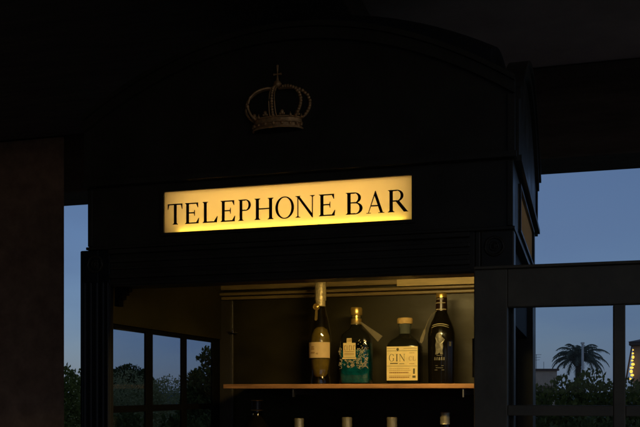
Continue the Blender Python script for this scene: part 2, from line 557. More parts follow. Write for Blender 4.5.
def bracket(b):
    for w, h in ((0.036, 0.010), (0.028, 0.018), (0.020, 0.028), (0.011, 0.044)):
        b.box(X(-0.5112), X(-0.5112) + w, 0.0200 + w * .1, 0.044 - w * .1, 1.7968 - h, 1.7968)
one(bracket, 'corner_bracket', 'bar_paint', kio)

# fascia with the lit sign on the front and on the right side
FZ0, FZ1 = 1.8866, 2.030
GZ0, GZ1 = 1.9155, 2.0095
def fascia(b):
    a0, a1, g0, g1 = X(-0.570), X(0.4125), X(-0.3755), X(0.2045)
    b.box(a0, g0, 0.004, 0.06, FZ0, FZ1)
    b.box(g1, a1 - 0.06, 0.004, 0.06, FZ0, FZ1)
    b.box(g0, g1, 0.004, 0.06, FZ0, GZ0)
    b.box(g0, g1, 0.004, 0.06, GZ1, FZ1)
    # right side wall of the fascia
    b.box(a1 - 0.06, a1, 0.004, 0.17, FZ0, FZ1)
    b.box(a1 - 0.06, a1, 0.79, DEP, FZ0, FZ1)
    b.box(a1 - 0.06, a1, 0.17, 0.79, FZ0, GZ0)
    b.box(a1 - 0.06, a1, 0.17, 0.79, GZ1, FZ1)
    # core, left and back
    b.box(a0, a1 - 0.061, 0.061, DEP, FZ0, FZ1)
fa = one(fascia, 'fascia', 'paint', kio)
def fascia_edges(b):
    a1 = X(0.4125)
    for s in (X(-0.570), a1 - 0.012):
        b.box(s, s + 0.012, -0.001, 0.0038, FZ0 + 0.006, FZ1 - 0.004)
    b.box(X(-0.572), a1 + 0.004, -0.006, DEP + 0.001, FZ0 - 0.0024, FZ0 + 0.004)
one(fascia_edges, 'edge_moulding', 'paint', fa, 0.0012)
F = lambda u, v, w: (u, 0.004 - w, v)                       # front: w outward
R = lambda u, v, w: (X(0.4125) + w, u, v)                   # right side
def sign(fn, u0, u1, z0, z1, led0, led1, ledm, backm):
    def fb(b, w0, w1, a, c, e, g):
        b.prism([(a, e), (c, e), (c, g), (a, g)], fn, w0, w1)
    one(lambda b: fb(b, -0.004, -0.0005, u0, u1, z0, z1), 'sign_panel', 'acrylic', fa)
    def trim(b):
        t = 0.007
        fb(b, 0.0003, 0.006, u0 - t, u0, z0 - t, z1 + t)
        fb(b, 0.0003, 0.006, u1, u1 + t, z0 - t, z1 + t)
        fb(b, 0.0003, 0.006, u0, u1, z0 - t, z0)
        fb(b, 0.0003, 0.006, u0, u1, z1, z1 + t)
    one(trim, 'sign_frame', 'paint', fa)
    def liner(b):
        e = 0.0006
        fb(b, -0.0545, -0.0535, u0, u1, z0 + e, z1 - e)
        fb(b, -0.053, -0.0045, u0, u1, z0 + e, z0 + 2 * e)
        fb(b, -0.053, -0.0045, u0, u1, z1 - 2 * e, z1 - e)
    one(liner, 'lightbox_liner', 'white_in', fa)
    one(lambda b: fb(b, -0.012, -0.007, led0, led1, z0 + 0.0015, z0 + 0.0045), 'led_strip', ledm, fa)
    for h in (0.036, 0.083):
        one(lambda b: fb(b, -0.0533, -0.0515, led0 - 0.02, led1 + 0.01, z0 + h, z0 + h + 0.006), 'led_strip', backm, fa)
sign(F, X(-0.3735), X(0.2025), GZ0, GZ1, X(-0.338), X(0.186), 'led', 'led_back')
sign(R, 0.18, 0.78, GZ0, GZ1, 0.21, 0.75, 'led_dim', 'led_dim')
WORD = [('T', -0.3664, -0.3281), ('E', -0.3221, -0.2870), ('L', -0.2787, -0.2420), ('E', -0.2347, -0.1990), ('P', -0.1918, -0.1617),
        ('H', -0.1532, -0.1098), ('O', -0.1042, -0.0607), ('N', -0.0572, -0.0125), ('E', -0.0034, 0.0339), ('B', 0.0572, 0.0954),
        ('A', 0.1029, 0.1424), ('R', 0.1502, 0.1952)]
for part in (WORD[:9], WORD[9:]):
    def word(b):
        for ch, a, c in part:
            put_glyph(b, ch, X(a), X(c), 1.9340, 1.9815, F, -0.0003, 0.0008)
    one(word, 'sign_lettering', 'letter', fa)

# segmental pediments on the four sides
PZ0, PZC, PZM = 2.0305, 2.190, 2.352
def arc_top(L, n=28):
    return [(-L + 2 * L * i / n, PZC + (PZM - PZC) * (1 - ((-L + 2 * L * i / n) / L) ** 2)) for i in range(n + 1)]
pc = X((-0.574 + 0.4165) / 2)
HL = (0.4165 + 0.574) / 2
def pediment(fn, L):
    def shape(b):
        top = arc_top(L)
        for (u0, v0), (u1, v1) in zip(top, top[1:]):        # plain wall
            b.prism([(u0, PZ0), (u1, PZ0), (u1, v1), (u0, v0)], fn, -0.03, 0.0)
        for (u0, v0), (u1, v1) in zip(top, top[1:]):        # raised rim along the arc
            b.prism([(u0, v0 - 0.030), (u1, v1 - 0.030), (u1, v1 - 0.006), (u0, v0 - 0.006)], fn, 0.0005, 0.010)
            b.prism([(u0, v0 - 0.005), (u1, v1 - 0.005), (u1, v1 + 0.006), (u0, v0 + 0.006)], fn, -0.028, 0.016)
        b.prism([(-L - 0.004, PZ0), (L + 0.004, PZ0), (L + 0.004, PZ0 + 0.012), (-L - 0.004, PZ0 + 0.012)], fn, 0.0005, 0.012)
        b.prism([(-L, PZ0 + 0.012), (-L + 0.014, PZ0 + 0.012), (-L + 0.014, PZC - 0.03), (-L, PZC - 0.03)], fn, 0.0005, 0.006)
        b.prism([(L - 0.014, PZ0 + 0.012), (L, PZ0 + 0.012), (L, PZC - 0.03), (L - 0.014, PZC - 0.03)], fn, 0.0005, 0.006)
    one(shape, 'pediment', 'paint', kio, clean=True)
DM = DEP / 2
pediment(lambda u, v, w: (pc + u, -0.004 - w, v), HL)
pediment(lambda u, v, w: (pc + u, DEP + 0.004 + w, v), HL)
pediment(lambda u, v, w: (pc + HL + w, DM + u, v), DM - 0.028)
pediment(lambda u, v, w: (pc - HL - w, DM + u, v), DM - 0.028)
def dome(b):
    b.smooth = True
    n = 26
    hx, hy = HL - 0.055, DM - 0.055
    top = [[(pc + hx * (2 * i / n - 1), DM + hy * (2 * j / n - 1)) for j in range(n + 1)] for i in range(n + 1)]
    hz = lambda x, y: 2.50 - 0.60 * ((x - pc) ** 2 + (y - DM) ** 2)
    vs = [(x, y, hz(x, y)) for r in top for x, y in r]
    b.add(vs, [(i * (n + 1) + j, (i + 1) * (n + 1) + j, (i + 1) * (n + 1) + j + 1, i * (n + 1) + j + 1) for i in range(n) for j in range(n)])
    b.smooth = False
    for side in range(4):
        e = []
        for i in range(n + 1):
            x, y = [top[i][0], top[n][i], top[i][n], top[0][i]][side]
            e.append((x, y))
        vs = [(x, y, hz(x, y)) for x, y in e] + [(x, y, PZ0) for x, y in e]
        b.add(vs, [(i, i + 1, n + 2 + i, n + 1 + i) for i in range(n)])
one(dome, 'dome_roof', 'dark_paint', kio)

# crown on the front pediment: half a crown standing out of the face
CX, CY, CZ = X(-0.0945), -0.004, 2.128
RX, RY = 0.055, 0.030
def crown_pt(az, rise):
    """az 0..180 round the front; rise 0..1 from circlet to crossing"""
    T = [(1.0, 0), (1.20, .12), (1.345, .30), (1.375, .48), (1.27, .68), (1.03, .85), (.70, .96), (.36, 1.0), (.06, .97)]
    q = rise * 8
    i = min(7, int(q))
    q -= i
    rr = T[i][0] * (1 - q) + T[i + 1][0] * q
    z = CZ + 0.020 + 0.071 * (T[i][1] * (1 - q) + T[i + 1][1] * q)
    return (CX - RX * rr * math.cos(az), CY - RY * rr * math.sin(az) - 0.004, z)
def crown_band(b):
    b.smooth = True
    for dz, r, k in ((-0.002, 0.0022, 1.04), (0.010, 0.0016, 1.03), (0.021, 0.0018, 1.0)):
        b.tube([(CX - RX * k * math.cos(a * PI / 24), CY - RY * k * math.sin(a * PI / 24) - 0.003, CZ + dz - 0.0 * a) for a in range(25)], r, 8)
    b.smooth = False
    ring_ = [(CX - RX * math.cos(a * PI / 24), CY - RY * math.sin(a * PI / 24) - 0.001) for a in range(25)]
    vs = [(x, y, CZ) for x, y in ring_] + [(x, y, CZ + 0.020) for x, y in ring_]
    b.add(vs, [(i, i + 1, 26 + i, 25 + i) for i in range(24)])
    b.smooth = True
    for i in range(9):
        a = PI * (i + 0.5) / 9
        x, y = CX - RX * 1.03 * math.cos(a), CY - RY * 1.03 * math.sin(a) - 0.003
        b.ball((x, y, CZ + 0.006), 0.0034, 8, 5)
        if i % 2:
            b.ball((x, y, CZ + 0.029), 0.0042, 8, 5, 1.3)
            for q in (-1, 1):
                b.ball((x + q * 0.0042, y, CZ + 0.0255), 0.0026, 6, 4)
        else:
            b.tube([(x, y, CZ + 0.02), (x, y, CZ + 0.030)], [0.004, 0.0006], 6)
cr = one(crown_band, 'crown_emblem', 'gilt', kio)
tag(cr, 'gilt openwork crown fixed to the black pediment')
for az in (0.02, 0.62, 1.57, 2.52, 3.12):
    def arch(b):
        b.smooth = True
        pts = [crown_pt(az, i / 18) for i in range(19)]
        w = 0.0042 if abs(az - 1.57) < 0.1 else 0.0027
        if w > 0.003:                                        # broad middle arch: two rails and a web of beads
            for q in (-0.0075, 0.0075):
                b.tube([(p[0] + q * (1 - 0.5 * i / 18), p[1], p[2]) for i, p in enumerate(pts)], 0.0014, 6)
            for i in range(1, 17):
                p = pts[i]
                b.ball((p[0], p[1], p[2]), 0.0034, 8, 5)
        else:
            b.tube(pts, w, 6)
            for i in range(2, 17):
                p = pts[i]
                if az > 1.6:
                    b.ball((p[0], p[1] - 0.002, p[2] + 0.001), 0.0034 + 0.0006 * math.sin(i * 0.2), 8, 5)
    one(arch, 'crown_arch', 'gilt', cr)
def cap_(b):
    b.smooth = True
    vs, fs, n, m = [], [], 16, 8
    for j in range(m + 1):
        for i in range(n + 1):
            p = crown_pt(PI * i / n, 0.02 + 0.10 * j / m)
            vs.append((CX + (p[0] - CX) * 0.62, CY + (p[1] - CY) * 0.55, p[2] - 0.006))
    for j in range(m):
        for i in range(n):
            fs.append((j * (n + 1) + i, j * (n + 1) + i + 1, (j + 1) * (n + 1) + i + 1, (j + 1) * (n + 1) + i))
    b.add(vs, fs)
one(cap_, 'crown_lining', 'crimson', cr)
def cross(b):
    x, y, z = CX, CY - 0.006, CZ + 0.099
    b.smooth = True
    b.ball((x, y, z), 0.0085)
    b.tube([(x - 0.009, y, z), (x + 0.009, y, z)], 0.0018, 6)
    b.smooth = False
    for dx, dz in ((0, 1), (-1, 0), (1, 0)):
        c0 = (x, y, z + 0.022)
        b.tube([c0, (x + dx * 0.009, y, z + 0.022 + dz * 0.020)], [0.0012, 0.0026], 6)
    b.tube([(x, y, z + 0.007), (x, y, z + 0.024)], [0.0030, 0.0012], 6)
one(cross, 'orb_and_cross', 'gilt', cr)

# glazed side walls
GC = [(0.060, 0.236), (0.276, 0.455), (0.489, 0.680)]
ROWS = [(1.7065 - 0.207 * i - 0.190, 1.7065 - 0.207 * i) for i in range(7)]
def side_wall(mirror):
    q = (lambda s: X(s)) if not mirror else (lambda s: -X(s))
    def frame(b):
        def bx(s0, s1, d0, d1, z0, z1):
            u = sorted((q(s0), q(s1)))
            b.box(u[0], u[1], d0, d1, z0, z1)
        zs = ROWS[-1][0]
        for d0, d1 in ((0.0525, 0.060), (0.236, 0.276), (0.455, 0.489), (0.680, 0.799)):
            bx(-0.546, -0.540, d0, d1, zs, 1.7065)
        for i, (z0, z1) in enumerate(ROWS[:-1]):
            z2 = ROWS[i + 1][1]
            for d0, d1 in GC:
                bx(-0.5455, -0.5405, d0, d1, z2, z0)
        bx(-0.575, -0.540, 0.0525, 0.799, 0.0, zs)
        bx(-0.575, -0.5405, 0.0525, 0.799, 1.7065, 1.884)
    fr = one(frame, 'side_window', 'bar_paint', kio, 0.001)
    def panes(b):
        for z0, z1 in ROWS:
            for d0, d1 in GC:
                u = q(-0.5430)
                b.box(u - 0.0015, u + 0.0015, d0 + 0.0002, d1, z0, z1)
    one(panes, 'glass', 'wall_glass', fr)
    def inner(b):
        u = sorted((q(-0.540), q(-0.533)))
        b.box(u[0] + 0.0004, u[1], 0.0525, 0.745, 1.715, 1.926)
    one(inner, 'inner_panel', 'laminate', fr)
side_wall(False)
side_wall(True)

# inside: back wall, mouldings, top, floor, shelves, lamp
BD = 0.75
one(lambda b: b.box(X(-0.5395), -X(-0.5395), BD, 0.78, 0.1, 1.93), 'back_wall', 'laminate', kio)
one(lambda b: b.box(X(-0.591), X(0.4145), 0.781, 0.799, 0.0, 1.884), 'back_panel', 'paint', kio)
one(lambda b: b.box(X(-0.5395), -X(-0.5395), 0.0765, BD + 0.03, 1.9305, 1.944), 'inner_top', 'dark_wood', kio)
one(lambda b: b.box(X(-0.5395), -X(-0.5395), 0.0765, BD + 0.03, 0.0, 0.10), 'inner_floor', 'dark_wood', kio)
one(lambda b: b.box(X(-0.5115), X(0.3342), 0.004, 0.0755, 0.0, 0.098), 'threshold', 'paint', kio)
def mould(b):
    for z0, z1, p in ((1.892, 1.912, 0.030), (1.868, 1.889, 0.024), (1.850, 1.859, 0.034), (1.838, 1.848, 0.020)):
        b.box(X(-0.5390), -X(-0.5390), BD - p, BD - 0.0005, z0, z1)
cm = one(mould, 'cornice_moulding', 'brass_trim', kio, 0.003)
one(lambda b: b.box(X(0.0265), -X(-0.539), BD - 0.0275, BD - 0.0245, 1.862, 1.8915), 'lit_moulding_strip', 'lit_strip', cm)  # lamplight on the moulding's right part, put in as a paler strip
one(lambda b: (b.box(X(-0.5388), X(-0.4985), BD - 0.022, BD - 0.0005, 0.1, 1.836), b.tube([(X(-0.498), BD - 0.016, 0.1), (X(-0.498), BD - 0.016, 1.836)], 0.004)), 'wall_stile', 'paint', kio, 0.002)
one(lambda b: (b.tube([(X(-0.487), BD - 0.004, 1.735), (X(-0.487), BD - 0.040, 1.735), (X(-0.487), BD - 0.042, 1.742)], 0.0028, 8)), 'hook', 'screw', kio)
def shelf(z):
    sh = one(lambda b: b.box(X(-0.4330), X(0.3300), 0.50, BD - 0.001, z - 0.0125, z), 'shelf', ['shelf_wood'], kio, 0.0015)
    for s in (-0.2250, 0.2480):
        def br(b):
            b.box(X(s) - 0.0016, X(s) + 0.0016, 0.505, 0.52, z - 0.036, z - 0.0128)
            b.box(X(s) - 0.0016, X(s) + 0.0016, 0.5205, BD - 0.001, z - 0.030, z - 0.0128)
        one(br, 'shelf_bracket', 'screw', sh)
SHZ, SHZ2 = 1.5725, 1.180
shelf(SHZ)
shelf(SHZ2)
def lampbody(b):
    b.box(X(-0.30), X(0.322), 0.0625, 0.100, 1.868, 1.900)
    b.box(X(0.020), X(0.024), 0.0625, 0.112, 1.850, 1.868)
lm = one(lampbody, 'lamp_housing', 'screw', kio)
one(lambda b: b.box(X(0.030), X(0.318), 0.070, 0.094, 1.855, 1.8675), 'lamp_tube', 'lamp', lm)

# the door, swung right round so it lies in line with the front
DY0, DY1 = -0.050, -0.016
dc = [(0.4047, 0.6066), (0.629, 0.8309), (0.8533, 1.0552)]
dr = [(1.524 - 0.2175 * i, 1.7205 - 0.2175 * i) for i in range(7)]
def leaf(b):
    s0, s1 = 0.3385, 1.123
    bot = dr[-1][0]
    b.box(X(s0), X(dc[0][0]), DY0, DY1, 0.03, 1.797)
    b.box(X(dc[2][1]), X(s1), DY0, DY1, 0.03, 1.797)
    b.box(X(dc[0][0]), X(dc[2][1]), DY0 + 0.0005, DY1 - 0.0005, 1.7205, 1.7965)
    b.box(X(dc[0][0]), X(dc[2][1]), DY0 + 0.0005, DY1 - 0.0005, 0.0305, bot)
    b.box(X(dc[0][1]), X(dc[1][0]), DY0 + 0.003, DY1 - 0.003, bot, 1.7205)
    b.box(X(dc[1][1]), X(dc[2][0]), DY0 + 0.003, DY1 - 0.003, bot, 1.7205)
    for i in range(6):
        for a, c in dc:
            b.box(X(a), X(c), DY0 + 0.004, DY1 - 0.004, dr[i + 1][1], dr[i][0])
    b.box(X(s0), X(s1), DY0 - 0.008, DY1 + 0.004, 1.7972, 1.803)      # top weather strip
do = one(leaf, 'door', 'door_paint', kio, 0.0022)
def dglass(b):
    for z0, z1 in dr:
        for a, c in dc:
            b.box(X(a), X(c), -0.0345, -0.0315, z0, z1)
one(dglass, 'glass', 'door_glass', do)
for z in (0.35, 1.0, 1.62):
    one(lambda b: (b.tube([(X(0.3365), -0.022, z - 0.04), (X(0.3365), -0.022, z + 0.04)], 0.0048, 10)), 'hinge', 'paint', do)
def handle(b):
    b.smooth = True
    b.tube([(X(1.09), 0.0, 1.0), (X(1.09), 0.035, 1.0), (X(1.09), 0.035, 1.16), (X(1.09), 0.0, 1.16)], 0.007, 10)
    b.tube([(X(1.09), -0.016, 1.0), (X(1.09), 0.001, 1.0)], 0.008, 10)
    b.tube([(X(1.09), -0.016, 1.16), (X(1.09), 0.001, 1.16)], 0.008, 10)
one(handle, 'handle', 'screw', do)

# ---------------------------------------------------------------- bottles
def bottle_root(name, s, z, label, group, turn=0.0, d=0.62):
    o = empty(name, K(s, d, z), -YAW + turn)
    tag(o, label, 'bottle', group)
    return o
def lof(name, m, parent, prof, seg=48, loc=None):
    b = MB()
    b.smooth = True
    b.loft(prof, seg)
    o = b.build(name, m, parent)
    md = o.modifiers.new('edge', 'EDGE_SPLIT')
    md.split_angle = math.radians(38)
    return o
def wrap(prof_at, off):
    """fn(u,v,w): u is arc length round the front, v height"""
    def fn(u, v, w):
        a, b_, e = prof_at(v)
        r = a
        if e > 3:                                            # flat fronted
            return (u, -(b_ + off + w), v)
        t = u / r
        return ((r + off + w) * math.sin(t), -(b_ / a) * (r + off + w) * math.cos(t), v)
    return fn
def curved_label(b, fn, u0, u1, v0, v1, n=14):
    for i in range(n):
        a, c = u0 + (u1 - u0) * i / n, u0 + (u1 - u0) * (i + 1) / n
        b.prism([(a, v0), (c, v0), (c, v1), (a, v1)], fn, 0, 0.0004)
G1 = 'bottles on the upper shelf'
G2 = 'bottles on the lower shelf'

# 1: tall pale bottle with foil neck
t = bottle_root('pale_bottle', -0.1785, SHZ, 'tall clear bottle with cream foil neck and gold seal, ivory band label', G1)
z = lambda v: v
lof('body', 'clear', t, [(0, .027, .027, 2), (.003, .0295, .0295, 2), (.020, .0290, .0290, 2), (.028, .0262, .0262, 2), (.050, .0280, .0280, 2), (.080, .0310, .0310, 2), (.115, .0325, .0325, 2),
     (.140, .0318, .0318, 2), (.165, .0285, .0285, 2), (.190, .0232, .0232, 2), (.212, .0178, .0178, 2), (.228, .0142, .0142, 2), (.245, .0122, .0122, 2), (.262, .0115, .0115, 2)])
lof('spirit', 'amber', t, [(.022, .014, .014, 2), (.030, .021, .021, 2), (.055, .0255, .0255, 2), (.085, .0282, .0282, 2), (.115, .0292, .0292, 2), (.140, .027, .027, 2), (.158, .020, .020, 2), (.166, .010, .010, 2)])
lof('foil_capsule', 'foil', t, [(.226, .0150, .0150, 2), (.232, .0142, .0142, 2), (.243, .0145, .0145, 2), (.2435, .0168, .0168, 2), (.270, .0165, .0165, 2), (.297, .0160, .0160, 2), (.299, .0148, .0148, 2)])
pf = lambda v: (0.0326, 0.0326, 2)
lb = one(lambda b: curved_label(b, wrap(pf, 0.0004), -0.040, 0.040, .076, .121, 22), 'label', 'label_warm', t)
def lines1(b):
    fn = wrap(pf, 0.0009)
    for v, a, c in ((.1075, -.020, -.009), (.1015, -.022, -.008), (.0905, -.022, -.006), (.088, -.004, .004)):
        for i in range(int((c - a) / 0.0022)):
            u = a + i * 0.0022
            h = 0.0030 + 0.0012 * ((i * 7) % 3)
            b.prism([(u, v - h / 2), (u + .0014, v - h / 2), (u + .0014, v + h / 2), (u, v + h / 2)], fn, 0, 0.0003)
one(lines1, 'small_print', 'inkbrown', lb)
def seal(b):
    b.smooth = True
    c = (-.0065, -.0215, .2235)
    b.tube([(c[0], c[1] + .004, c[2]), (c[0], c[1] - .001, c[2])], .0100, 20)
    b.tube([(c[0] + .0082 * math.cos(a * PI / 8), c[1] - .0015, c[2] + .0082 * math.sin(a * PI / 8)) for a in range(16)], .0016, 6, True)
    b.smooth = False
    b.prism([(-.010, .185), (-.006, .183), (-.002, .187), (-.002, .218), (-.009, .218)], lambda u, v, w: (u, -.0205 - w - (.2235 - v) * .10, v), 0, .0008)
one(seal, 'gold_seal', 'gold', t)

# 2: teal bottle
t = bottle_root('teal_bottle', -0.0715, SHZ, 'teal glass bottle with round gold stopper and white floral print', G1)
lof('body', 'teal_clear', t, [(0, .0425, .0290, 5), (.003, .0445, .0310, 5), (.050, .0452, .0315, 5), (.105, .0450, .0315, 5), (.128, .0435, .0300, 4.5), (.142, .0390, .0270, 4), (.152, .0290, .0220, 3), (.160, .0185, .0170, 2.2), (.168, .0145, .0145, 2), (.190, .0140, .0140, 2)])
lof('dark_shoulder', 'smoke', t, [(.1185, .0448, .0311, 4.7), (.128, .0441, .0306, 4.5), (.142, .0396, .0276, 4), (.152, .0296, .0226, 3), (.160, .0191, .0176, 2.2), (.168, .0151, .0151, 2), (.171, .0149, .0149, 2)])  # dark glass shell over the shoulder
lof('liquid', 'teal', t, [(.004, .040, .027, 5), (.010, .0420, .0285, 5), (.050, .0425, .0288, 5), (.098, .0422, .0288, 5), (.099, .0405, .0270, 5)])
lof('stopper', 'gold', t, [(.1708, .0146, .0146, 2), (.172, .0152, .0152, 2), (.188, .0152, .0152, 2), (.1895, .0120, .0120, 2), (.197, .0118, .0118, 2), (.1975, .0160, .0160, 2), (.201, .0172, .0172, 2), (.2165, .0172, .0172, 2), (.220, .0152, .0152, 2)])
fl = lambda off: (lambda u, v, w: (u, -(.0316 + off + w), v))
def lab2(b):
    f = fl(.001)
    b.prism([(-.0300, .077), (.0060, .077), (.0060, .117), (-.0300, .117)], f, 0, .0006)
    b.prism([(-.0200, .117), (-.0050, .117), (-.0055, .1305), (-.0195, .1305)], f, .0004, .0010)
    b.prism([(-.0330, .0715), (.0090, .0715), (.0080, .0760), (-.0320, .0760)], f, 0, .0008)
lb = one(lab2, 'label', 'label_gold', t)
def print2(b):
    f = fl(.0018)
    for i, x in enumerate((-.0265, -.0195, -.0130, -.0062, -.0005)):
        b.prism([(x, .096), (x + .0016, .096), (x + .0016, .110), (x, .110)], f, 0, .0003)
        if i % 2 == 0:
            b.prism([(x + .0017, .108), (x + .0045, .108), (x + .0045, .110), (x + .0017, .110)], f, 0, .0003)
            b.prism([(x + .0017, .096), (x + .0045, .096), (x + .0045, .0975), (x + .0017, .0975)], f, 0, .0003)
    for v in (.0915, .0865, .0825):
        b.prism([(-.0270, v), (.003, v), (.003, v + .0014), (-.0270, v + .0014)], f, 0, .0003)
    for x in (-.0165, -.0120, -.0085):
        b.prism([(x, .120), (x + .002, .120), (x + .002, .128), (x, .128)], f, .0003, .0005)
one(print2, 'small_print', 'inkbrown', lb)
def floral(b):
    f = fl(.0012)
    rr = random.Random(5)
    b.smooth = False
    def ok(u, v):
        return -.0435 < u < .0435 and .040 < v < .104 and not (-.0345 < u < .0105 and v > .0700)
    for i in range(150):                                       # small scrolling sprigs
        u, v = rr.uniform(-.042, .043), rr.uniform(.048, .103)
        if not ok(u, v):
            continue
        a, k, st = rr.uniform(0, 2 * PI), rr.choice((-1, 1)) * rr.uniform(.35, .8), rr.uniform(.0014, .0022)
        for q in range(6):
            u2, v2 = u + st * math.cos(a), v + st * math.sin(a)
            w = .00048 * (1 - q / 8)
            nx, ny = -math.sin(a) * w, math.cos(a) * w
            if ok(u2, v2):
                b.prism([(u + nx, v + ny), (u - nx, v - ny), (u2 - nx, v2 - ny), (u2 + nx, v2 + ny)], f, 0, .0003 + q * .00001)
                if q % 2 == 1:
                    l, c_ = rr.uniform(.0012, .0026), a + 1.2 * (1 if q % 4 == 1 else -1)
                    b.prism([(u2, v2), (u2 + l * .5 * math.cos(c_ + .5), v2 + l * .5 * math.sin(c_ + .5)), (u2 + l * math.cos(c_), v2 + l * math.sin(c_)), (u2 + l * .5 * math.cos(c_ - .5), v2 + l * .5 * math.sin(c_ - .5))], f, 0, .00036)
            u, v = u2, v2
            a += k
    for i in range(10):                                       # spray above, to the right of the label
        u, v = .012 + .0022 * i, .112 + .012 * math.sin(i * .9)
        b.prism([(u, v), (u + .003, v + .001), (u + .002, v + .0035)], f, 0, .0003)
one(floral, 'floral_print', 'floral_ink', t)
def tag2(b):
    c, d_ = Vector((.018, -.022, .176)), Vector((.074, -.018, .128))
    e = (d_ - c).normalized()
    nrm = Vector((e.z, 0, -e.x)) * .0062
    nrm = Vector((-.0058, 0, -.0068))
    th = Vector((0, .0012, 0))
    q = [c + nrm * .2, c - nrm * .2, d_ - nrm * 1.15, d_ + nrm * 1.15]
    b.add(q + [p + th for p in q], [(0, 1, 2, 3), (7, 6, 5, 4), (0, 4, 5, 1), (1, 5, 6, 2), (2, 6, 7, 3), (3, 7, 4, 0)])
tg = one(tag2, 'neck_tag', 'tag', t)
one(lambda b: b.tube([(.0155 * math.cos(a * PI / 10), -.0155 * math.sin(a * PI / 10) - .001, .174 + .002 * math.cos(a * PI / 10)) for a in range(20)], .0008, 6, True), 'string', 'string', tg)

# 3: squat gin bottle
t = bottle_root('square_gin_bottle', 0.0700, SHZ, 'squat square bottle with tan stopper and large straw coloured gin label', G1)
lof('body', 'smoke', t, [(0, .0440, .0380, 7), (.003, .0465, .0405, 7), (.060, .0470, .0410, 7), (.104, .0468, .0408, 7), (.115, .0440, .0385, 6), (.124, .0370, .0330, 4), (.131, .0265, .0250, 2.6), (.137, .0185, .0185, 2), (.142, .0160, .0160, 2)])
lof('neck', 'neckglass', t, [(.1415, .0158, .0158, 2), (.146, .0165, .0165, 2), (.158, .0168, .0168, 2), (.162, .0185, .0185, 2), (.1695, .0185, .0185, 2)])
lof('stopper', 'cork', t, [(.1698, .0165, .0165, 2), (.1702, .0215, .0215, 2), (.173, .0222, .0222, 2), (.183, .0222, .0222, 2), (.1865, .0205, .0205, 2)])
f3 = lambda off: (lambda u, v, w: (u, -(.0412 + off + w), v))
lb = one(lambda b: b.prism([(-.0435, .010), (.0435, .010), (.0435, .1045), (-.0435, .1045)], f3(.0004), 0, .0006), 'label', 'label_gold', t)
def gin(b):
    f = f3(.0011)
    x = -.0370
    for ch, w in (('G', .0150), ('I', .0055), ('N', .0165)):
        put_glyph(b, ch, x, x + w, .0630, .0835, f, 0, .0004)
        x += w + .0042
    for (u0, u1, v, h) in ((-.0425, .0425, .0920, .0010), (-.0425, -.018, .0985, .0008), (.004, .0425, .0985, .0008), (-.0425, .0425, .0495, .0009),
                           (-.034, -.012, .0560, .0028), (-.008, .006, .0555, .0016)):
        b.prism([(u0, v), (u1, v), (u1, v + h), (u0, v + h)], f, 0, .00035)
    b.prism([(-.0165, .0960), (-.0125, .0905), (-.0085, .0960), (-.0100, .1005), (-.0150, .1005)], f, .0001, .00045)
    b.prism([(.031, .028), (.036, .028), (.036, .043), (.031, .043)], f, 0, .0004)
    b.prism([(.029, .017), (.038, .017), (.038, .0235), (.029, .0235)], f, 0, .0004)
one(gin, 'label_lettering', 'ink', lb)
def gin2(b):
    f = f3(.0011)
    put_glyph(b, 'C', .0190, .0275, .0650, .0765, f, 0, .0003)
    put_glyph(b, 'L', .0300, .0375, .0650, .0765, f, 0, .0003)
    for v, u0, u1, h in ((.0420, -.036, .022, .0012), (.0375, -.036, .024, .0012), (.0300, -.036, .020, .0034), (.0225, -.036, .024, .0012), (.0170, -.036, .022, .0034), (.0555, .020, .036, .0016), (.0855, .020, .038, .0012)):
        n = int((u1 - u0) / .0030)
        for i in range(n):
            u = u0 + i * .0030
            b.prism([(u, v), (u + .0022 + .0005 * (i % 2), v), (u + .0022 + .0005 * (i % 2), v + h), (u, v + h)], f, 0, .0003)
one(gin2, 'small_print', 'inkbrown', lb)

# 4: dark bottle with wax neck
t = bottle_root('dark_bottle', 0.1735, SHZ, 'dark bottle with gold tipped red brown neck and silver figure on front', G1)
lof('body', 'darkglass', t, [(0, .0340, .0340, 2), (.003, .0365, .0365, 2), (.060, .0375, .0375, 2), (.125, .0380, .0380, 2), (.142, .0372, .0372, 2), (.158, .0335, .0335, 2), (.174, .0272, .0272, 2), (.188, .0208, .0208, 2), (.198, .0168, .0168, 2), (.208, .0152, .0152, 2), (.214, .0150, .0150, 2)])
lof('neck_capsule', 'wax', t, [(.2035, .0162, .0162, 2), (.212, .0158, .0158, 2), (.236, .0152, .0152, 2), (.2405, .0150, .0150, 2)])
lof('gold_tip', 'gold', t, [(.2410, .0150, .0150, 2), (.2480, .0150, .0150, 2), (.2535, .0138, .0138, 2), (.2550, .0120, .0120, 2)])
def p4(b):
    fn = wrap(lambda v: (.0382, .0382, 2), .0004)
    rr = random.Random(3)
    # standing figure: irregular column
    L = [(-.0085, .1370), (-.0115, .128), (-.0090, .120), (-.0115, .108), (-.0100, .090), (-.0115, .0815), (.0095, .0815), (.0080, .092), (.0100, .104), (.0085, .113), (.0145, .122), (.0105, .126), (.0060, .131), (.0045, .139), (-.0030, .1415)]
    cx, cy = 0, .11
    for i in range(len(L)):
        b.prism([(cx, cy), L[i], L[(i + 1) % len(L)]], fn, 0, .0003)
    # name line below the figure, and small print
    x = -.0150
    for i in range(5):
        b.prism([(x, .0655), (x + .0046, .0655), (x + .0040, .0740 + .001 * (i % 2)), (x + .0008, .0735)], fn, 0, .0003)
        x += .0062
    for v, u in ((.078, .008), (.050, .012), (.044, .010), (.038, .013)):
        b.prism([(-u, v), (u, v), (u, v + .0012), (-u, v + .0012)], fn, 0, .0003)
    b.prism([(.0270, .104), (.0340, .104), (.0345, .116), (.0270, .117)], fn, 0, .0004)
one(p4, 'silver_print', 'silver', t)
